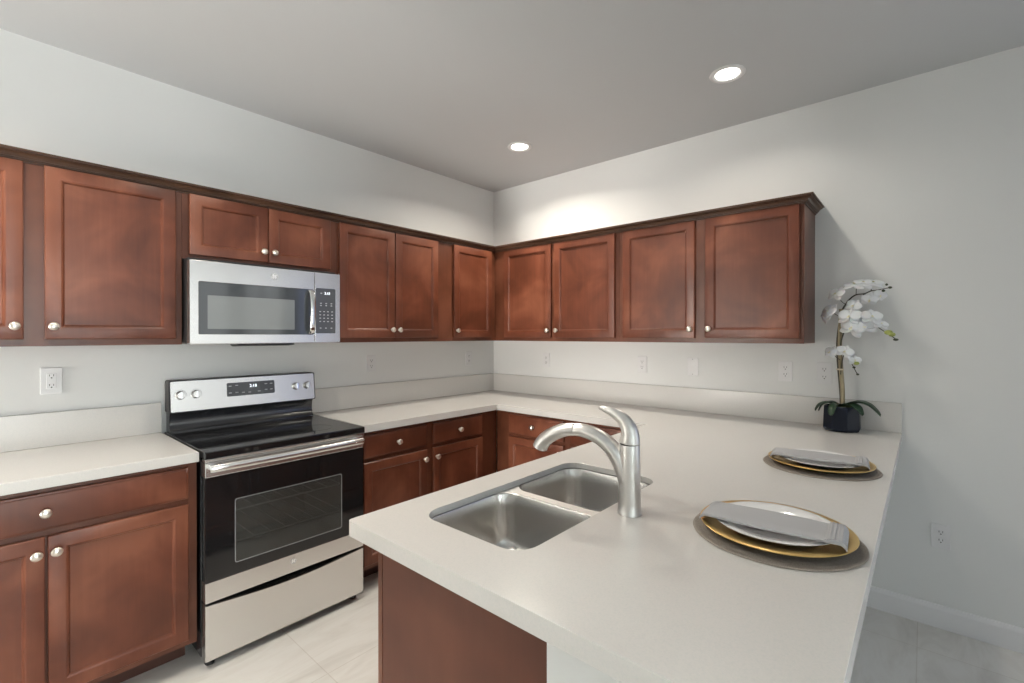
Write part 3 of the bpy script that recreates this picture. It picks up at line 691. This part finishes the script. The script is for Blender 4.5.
# ------------------------------------------------------------------ place settings
def setting(cx, cy, rot, which):
    z = CT
    bm = N(); lathe(bm, (cx, cy, z), [(0.001, 0.0003), (0.183, 0.0003), (0.1855, 0.0016), (0.1835, 0.0034), (0.175, 0.0036), (0.174, 0.0030), (0.165, 0.0036), (0.001, 0.0036)], 72)
    o = obj('placemat', bm, MATM, org=(cx, cy, z), smooth=40); tag(o, 'round taupe woven placemat under the ' + which + ' place setting', 'placemat', 'round placemats')
    z += 0.0037; cxx, cyy = cx+0.000, cy
    bm = N(); lathe(bm, (cxx, cyy, z), [(0.001, 0.0002), (0.098, 0.0002), (0.102, 0.002), (0.120, 0.011), (0.150, 0.0170), (0.1655, 0.0195), (0.1675, 0.0185), (0.1678, 0.0205), (0.1660, 0.0215), (0.150, 0.0190), (0.121, 0.0135), (0.106, 0.0060), (0.100, 0.0045), (0.001, 0.0042)], 72)
    o = obj('charger_plate', bm, GOLD, org=(cxx, cyy, z), smooth=40); tag(o, 'shiny gold charger plate of the ' + which + ' place setting', 'plate', 'gold charger plates')
    z += 0.0044
    bm = N(); lathe(bm, (cxx, cyy, z), [(0.001, 0.0020), (0.066, 0.0020), (0.070, 0.0001), (0.074, 0.0001), (0.080, 0.004), (0.100, 0.0140), (0.120, 0.0205), (0.1345, 0.0235), (0.1350, 0.0248), (0.1330, 0.0252), (0.119, 0.0230), (0.099, 0.0170), (0.082, 0.0085), (0.074, 0.0062), (0.001, 0.0060)], 72)
    o = obj('dinner_plate', bm, PORC, org=(cxx, cyy, z), smooth=40); tag(o, 'white porcelain plate lying on the gold charger of the ' + which + ' setting', 'plate', 'white dinner plates')
    # folded linen napkin lying across the plate, its ends hanging over the rim
    L, W_ = 0.300, 0.118; nx, ny = 110, 12; zb0 = z+0.0272
    ca, sa = math.cos(rot), math.sin(rot)
    bm = N()
    def pt(i, j, layer):
        s = -L/2 + L*i/nx; v = -W_/2 + W_*j/ny; a = abs(s)
        edge = max(0.0, a-0.1365)
        h = zb0 - edge*edge*62 + 0.0010*math.sin(7*s/L+v*30)
        th = 0.0135 - 0.0025*math.sin(PI*(j/ny))*0 
        q = min(j, ny-j)/ny
        prof_ = th*(0.35+0.65*min(1, q*7))
        hem = 0.0; e_ = -s-0.112
        if e_ > 0: hem = 0.005*min(1, e_/0.004) + 0.0012*math.sin(e_*900)
        if layer == 1: zz = h + prof_*0.5 + th*0.5 + hem
        else: zz = h + th*0.5 - prof_*0.5
        e = min(i, nx-i)
        if e == 0:
            zz = h+th*(0.35 if layer == 0 else 0.75)
        bow = 0.004*math.sin(PI*(i/nx))*(1 if v > 0 else -1)*0.5
        vv = v + bow
        x = cx-0.030 + ca*vv - sa*s; y = cy + sa*vv + ca*s
        return Vector((x, y, zz))
    G = {}
    for layer in (0, 1):
        for i in range(nx+1):
            for j in range(ny+1): G[layer, i, j] = bm.verts.new(pt(i, j, layer))
    for layer in (0, 1):
        for i in range(nx):
            for j in range(ny): bm.faces.new((G[layer, i, j], G[layer, i+1, j], G[layer, i+1, j+1], G[layer, i, j+1]))
    for i in range(nx):
        for j in (0, ny): bm.faces.new((G[0, i, j], G[0, i+1, j], G[1, i+1, j], G[1, i, j]))
    for j in range(ny):
        for i in (0, nx): bm.faces.new((G[0, i, j], G[0, i, j+1], G[1, i, j+1], G[1, i, j]))
    o = obj('napkin', bm, LINEN, org=(cx, cy, zb0), smooth=60); tag(o, 'folded grey linen napkin laid across the plate of the ' + which + ' setting', 'napkin', 'folded napkins')
setting(-1.760, -2.618, math.radians(4), 'nearer')
setting(-0.977, -2.600, math.radians(6), 'farther')

# ------------------------------------------------------------------ orchid
PX, PY = -0.122, -2.575
oc = thing('potted_orchid', (PX, PY, CT), 'white artificial orchid in a dark octagonal pot on the counter end', 'plant')
def octo(r_, z, rot=PI/8): return [Vector((PX+r_*math.cos(rot+PI/4*i), PY+r_*math.sin(rot+PI/4*i), CT+z)) for i in range(8)]
bm = N(); loops(bm, [octo(0.070, 0.0004), octo(0.080, 0.006), octo(0.0835, 0.016), octo(0.0800, 0.120), octo(0.0775, 0.127), octo(0.0715, 0.127), octo(0.0705, 0.108)], True, True)
pot = obj('pot', bm, POTM, oc, bevel=0.002)
bm = N()
bmesh.ops.create_uvsphere(bm, u_segments=20, v_segments=10, radius=0.068)
for v in bm.verts: v.co = Vector((PX+v.co.x*(1+random.uniform(-0.06, 0.06)), PY+v.co.y*(1+random.uniform(-0.06, 0.06)), CT+0.112+v.co.z*0.26*(1+random.uniform(-0.3, 0.3))))
for v in bm.verts:
    dx, dy = v.co.x-PX, v.co.y-PY; q = math.hypot(dx, dy)
    if q > 0.066: v.co.x, v.co.y = PX+dx*0.066/q, PY+dy*0.066/q
obj('moss', bm, MOSS, pot)
def leaf(pts, width):
    P_ = smoothpath(pts, 6); k_ = len(P_); rings = []
    bm = N(); rows = []
    for i, p_ in enumerate(P_):
        t_ = i/(k_-1); tg = (P_[min(i+1, k_-1)]-P_[max(i-1, 0)]).normalized(); side = tg.cross(Vector((0, 0, 1))).normalized(); up = side.cross(tg)
        wd = width*(0.35+0.65*math.sin(min(1, t_*1.7+0.15)*PI/2))*(1-max(0, (t_-0.55)/0.45)**2)**0.5 if t_ < 1 else 0.001
        rows.append([p_+side*wd*q+up*(abs(q)*wd*0.35) for q in (-1, -0.5, 0, 0.5, 1)])
    V = [[bm.verts.new(c) for c in rw] for rw in rows]
    for a, b_ in zip(V, V[1:]):
        for j in range(4): bm.faces.new((a[j], a[j+1], b_[j+1], b_[j]))
    o = obj('leaf', bm, LEAF, oc, smooth=80); md = o.modifiers.new('solid', 'SOLIDIFY'); md.thickness = 0.002
    return o
zt = CT+0.125
leaf([(PX, PY-0.01, zt), (PX-0.01, PY-0.06, zt+0.022), (PX-0.015, PY-0.11, zt+0.012), (PX-0.02, PY-0.158, zt-0.034)], 0.034)
leaf([(PX-0.005, PY-0.005, zt), (PX-0.045, PY-0.040, zt+0.014), (PX-0.075, PY-0.070, zt), (PX-0.085, PY-0.092, zt-0.030)], 0.026)
leaf([(PX-0.005, PY+0.01, zt), (PX-0.03, PY+0.05, zt+0.015), (PX-0.045, PY+0.085, zt+0.004), (PX-0.055, PY+0.108, zt-0.03)], 0.020)
leaf([(PX+0.005, PY+0.01, zt), (PX+0.02, PY+0.05, zt+0.014), (PX+0.025, PY+0.085, zt-0.004), (PX+0.025, PY+0.105, zt-0.04)], 0.018)
leaf([(PX-0.01, PY, zt), (PX-0.05, PY+0.02, zt+0.012), (PX-0.085, PY+0.03, zt-0.006), (PX-0.105, PY+0.034, zt-0.04)], 0.018)
def W(y, z, dx=0.0): return Vector((PX+dx, y, z))
bm = N(); tube(bm, smoothpath([W(-2.578, 1.02), W(-2.578, 1.12), W(-2.570, 1.25), W(-2.566, 1.36), W(-2.572, 1.535)], 4), [0.0100]*17, 10); obj('stake', bm, STAKE, oc, smooth=60)
bm = N(); sp_ = smoothpath([W(-2.570, 1.02, 0.008), W(-2.566, 1.12, 0.010), W(-2.557, 1.24, 0.011), W(-2.553, 1.36, 0.010), W(-2.562, 1.46, 0.010), W(-2.574, 1.525, 0.006), W(-2.590, 1.558), W(-2.608, 1.585), W(-2.634, 1.604, -0.01), W(-2.669, 1.607, -0.02), W(-2.695, 1.618, -0.03), W(-2.730, 1.622, -0.03), W(-2.763, 1.629, -0.03)], 4)
tube(bm, sp_, [0.0042 if i < 20 else max(0.0018, 0.0042-0.0024*(i-20)/26) for i in range(len(sp_))], 8); obj('flower_stem', bm, STEM, oc, smooth=60)
bm = N(); sp_ = smoothpath([W(-2.582, 1.03, 0.008), W(-2.574, 1.20, 0.010), W(-2.570, 1.34, -0.006), W(-2.578, 1.39, -0.02), W(-2.590, 1.425, -0.03), W(-2.603, 1.452, -0.035), W(-2.640, 1.468, -0.04), W(-2.700, 1.455, -0.04), W(-2.740, 1.425, -0.04), W(-2.797, 1.377, -0.04)], 4)
tube(bm, sp_, [0.0034 if i < 16 else 0.0022 for i in range(len(sp_))], 8); obj('flower_stem', bm, STEM, oc, smooth=60)
bm = N(); sp_ = smoothpath([W(-2.570, 1.20, -0.010), W(-2.582, 1.290, -0.02), W(-2.596, 1.300, -0.025), W(-2.617, 1.262, -0.03), W(-2.643, 1.203, -0.03)], 4)
tube(bm, sp_, 0.0020, 8); obj('flower_stem', bm, STEM, oc, smooth=60)
for z in (1.340, 1.226):
    bm = N(); lathe(bm, W(-2.568, z, -0.004), [(0.011, -0.004), (0.0165, -0.003), (0.0165, 0.003), (0.011, 0.004)], 16); obj('tie', bm, TIE, oc, smooth=60)
def petal(bm, c, d, nrm, ln, wd, cup=0.15):
    d = d.normalized(); sd = nrm.cross(d).normalized(); rows = []
    for i in range(7):
        t_ = i/6; w_ = wd*(math.sin(PI*min(1, t_*0.88+0.10))**0.7); base_ = c + d*(ln*t_) + nrm*(-cup*ln*t_*t_)
        rows.append([bm.verts.new(base_+sd*w_*q - nrm*(cup*0.6*w_*q*q)) for q in (-1, -0.5, 0, 0.5, 1)])
    for a, b_ in zip(rows, rows[1:]):
        for j in range(4): bm.faces.new((a[j], a[j+1], b_[j+1], b_[j]))
def flower(c, nrm, size, roll=0.0):
    size *= 1.14; nrm = Vector(nrm).normalized(); up = Vector((0, 0, 1)); up = (up-nrm*up.dot(nrm)).normalized(); sd = up.cross(nrm)
    def dirv(a): return up*math.cos(a+roll)+sd*math.sin(a+roll)
    c = Vector(c); bm = N()
    for a in (0, 2.2, -2.2): petal(bm, c-nrm*0.001, dirv(a), nrm, size, size*0.34)
    for a in (1.25, -1.25): petal(bm, c+nrm*0.002, dirv(a), nrm, size*1.02, size*0.55, 0.08)
    o = obj('flower', bm, PETAL, oc, org=c, smooth=80); md = o.modifiers.new('solid', 'SOLIDIFY'); md.thickness = 0.0012
    bm = N(); petal(bm, c+nrm*0.004, dirv(PI)+nrm*0.5, nrm, size*0.30, size*0.12, -0.4); bmesh.ops.create_uvsphere(bm, u_segments=8, v_segments=6, radius=size*0.08, matrix=Matrix.Translation(c+nrm*0.006))
    obj('lip', bm, LIPM, o, smooth=60)
    return o
def twig(a, b_):
    bm = N(); tube(bm, smoothpath([a, (Vector(a)+Vector(b_))/2-Vector((0.002, 0, 0.003)), b_], 4), 0.0018, 6); obj('pedicel', bm, STEM, oc, smooth=60)
twig(W(-2.578, 1.495, -0.008), W(-2.545, 1.512, -0.03)); flower(W(-2.520, 1.522, -0.035), (-0.5, 0.5, 0.45), 0.047, 0.3)
flower(W(-2.505, 1.498, -0.03), (-0.4, 0.8, -0.1), 0.040, -0.4)
twig(W(-2.590, 1.558), W(-2.567, 1.585, -0.02)); flower(W(-2.552, 1.612, -0.025), (-0.6, 0.4, 0.4), 0.040, 0.2)
twig(W(-2.634, 1.604, -0.01), W(-2.636, 1.640, -0.02)); flower(W(-2.632, 1.654, -0.03), (-0.45, 0.1, 0.85), 0.050, 0.1)
flower(W(-2.668, 1.658, -0.035), (-0.5, -0.1, 0.8), 0.046, 0.5)
twig(W(-2.695, 1.618, -0.03), W(-2.697, 1.642, -0.035)); flower(W(-2.703, 1.657, -0.04), (-0.5, -0.2, 0.8), 0.042, 0.2)
flower(W(-2.690, 1.575, -0.035), (-0.8, 0.0, -0.3), 0.032, 0.2)
flower(W(-2.730, 1.594, -0.035), (-0.7, -0.4, -0.2), 0.028, 0.4)
flower(W(-2.610, 1.495, -0.045), (-0.9, 0.2, 0.35), 0.048, 0.1)
flower(W(-2.622, 1.440, -0.050), (-0.9, 0.25, 0.15), 0.052, 0.35)
flower(W(-2.668, 1.448, -0.050), (-0.9, -0.15, 0.25), 0.052, -0.2)
flower(W(-2.625, 1.548, -0.030), (-0.8, 0.2, 0.3), 0.034, 0.5)
flower(W(-2.700, 1.492, -0.045), (-0.8, -0.35, 0.5), 0.042, 0.1)
flower(W(-2.735, 1.455, -0.045), (-0.6, -0.5, 0.6), 0.032, 0.3)
twig(W(-2.568, 1.275, -0.010), W(-2.545, 1.300, -0.025)); flower(W(-2.530, 1.313, -0.03), (-0.7, 0.5, 0.3), 0.032, 0.2)
flower(W(-2.590, 1.318, -0.035), (-0.8, -0.1, 0.4), 0.036, 0.4)
flower(W(-2.632, 1.275, -0.035), (-0.8, -0.3, 0.3), 0.026, 0.1)
def bud(c, r_, m, st=1.4):
    bm = N(); bmesh.ops.create_uvsphere(bm, u_segments=12, v_segments=8, radius=r_)
    for v in bm.verts: v.co = Vector((v.co.x, v.co.y*st, v.co.z)) + Vector(c)
    obj('bud', bm, m, oc, smooth=80)
bud(W(-2.755, 1.645, -0.03), 0.006, BUDD, 1); bud(W(-2.768, 1.630, -0.03), 0.006, BUDD); bud(W(-2.742, 1.616, -0.03), 0.006, BUDD); bud(W(-2.668, 1.602, -0.02), 0.004, BUDD); bud(W(-2.715, 1.617, -0.03), 0.004, BUDD)
bud(W(-2.763, 1.414, -0.042), 0.012, BUDM); bud(W(-2.776, 1.404, -0.045), 0.010, BUDM); bud(W(-2.790, 1.380, -0.04), 0.006, BUDD, 1.8)
bud(W(-2.637, 1.262, -0.03), 0.010, BUDM); bud(W(-2.628, 1.240, -0.03), 0.005, BUDD); bud(W(-2.643, 1.206, -0.03), 0.005, BUDD)
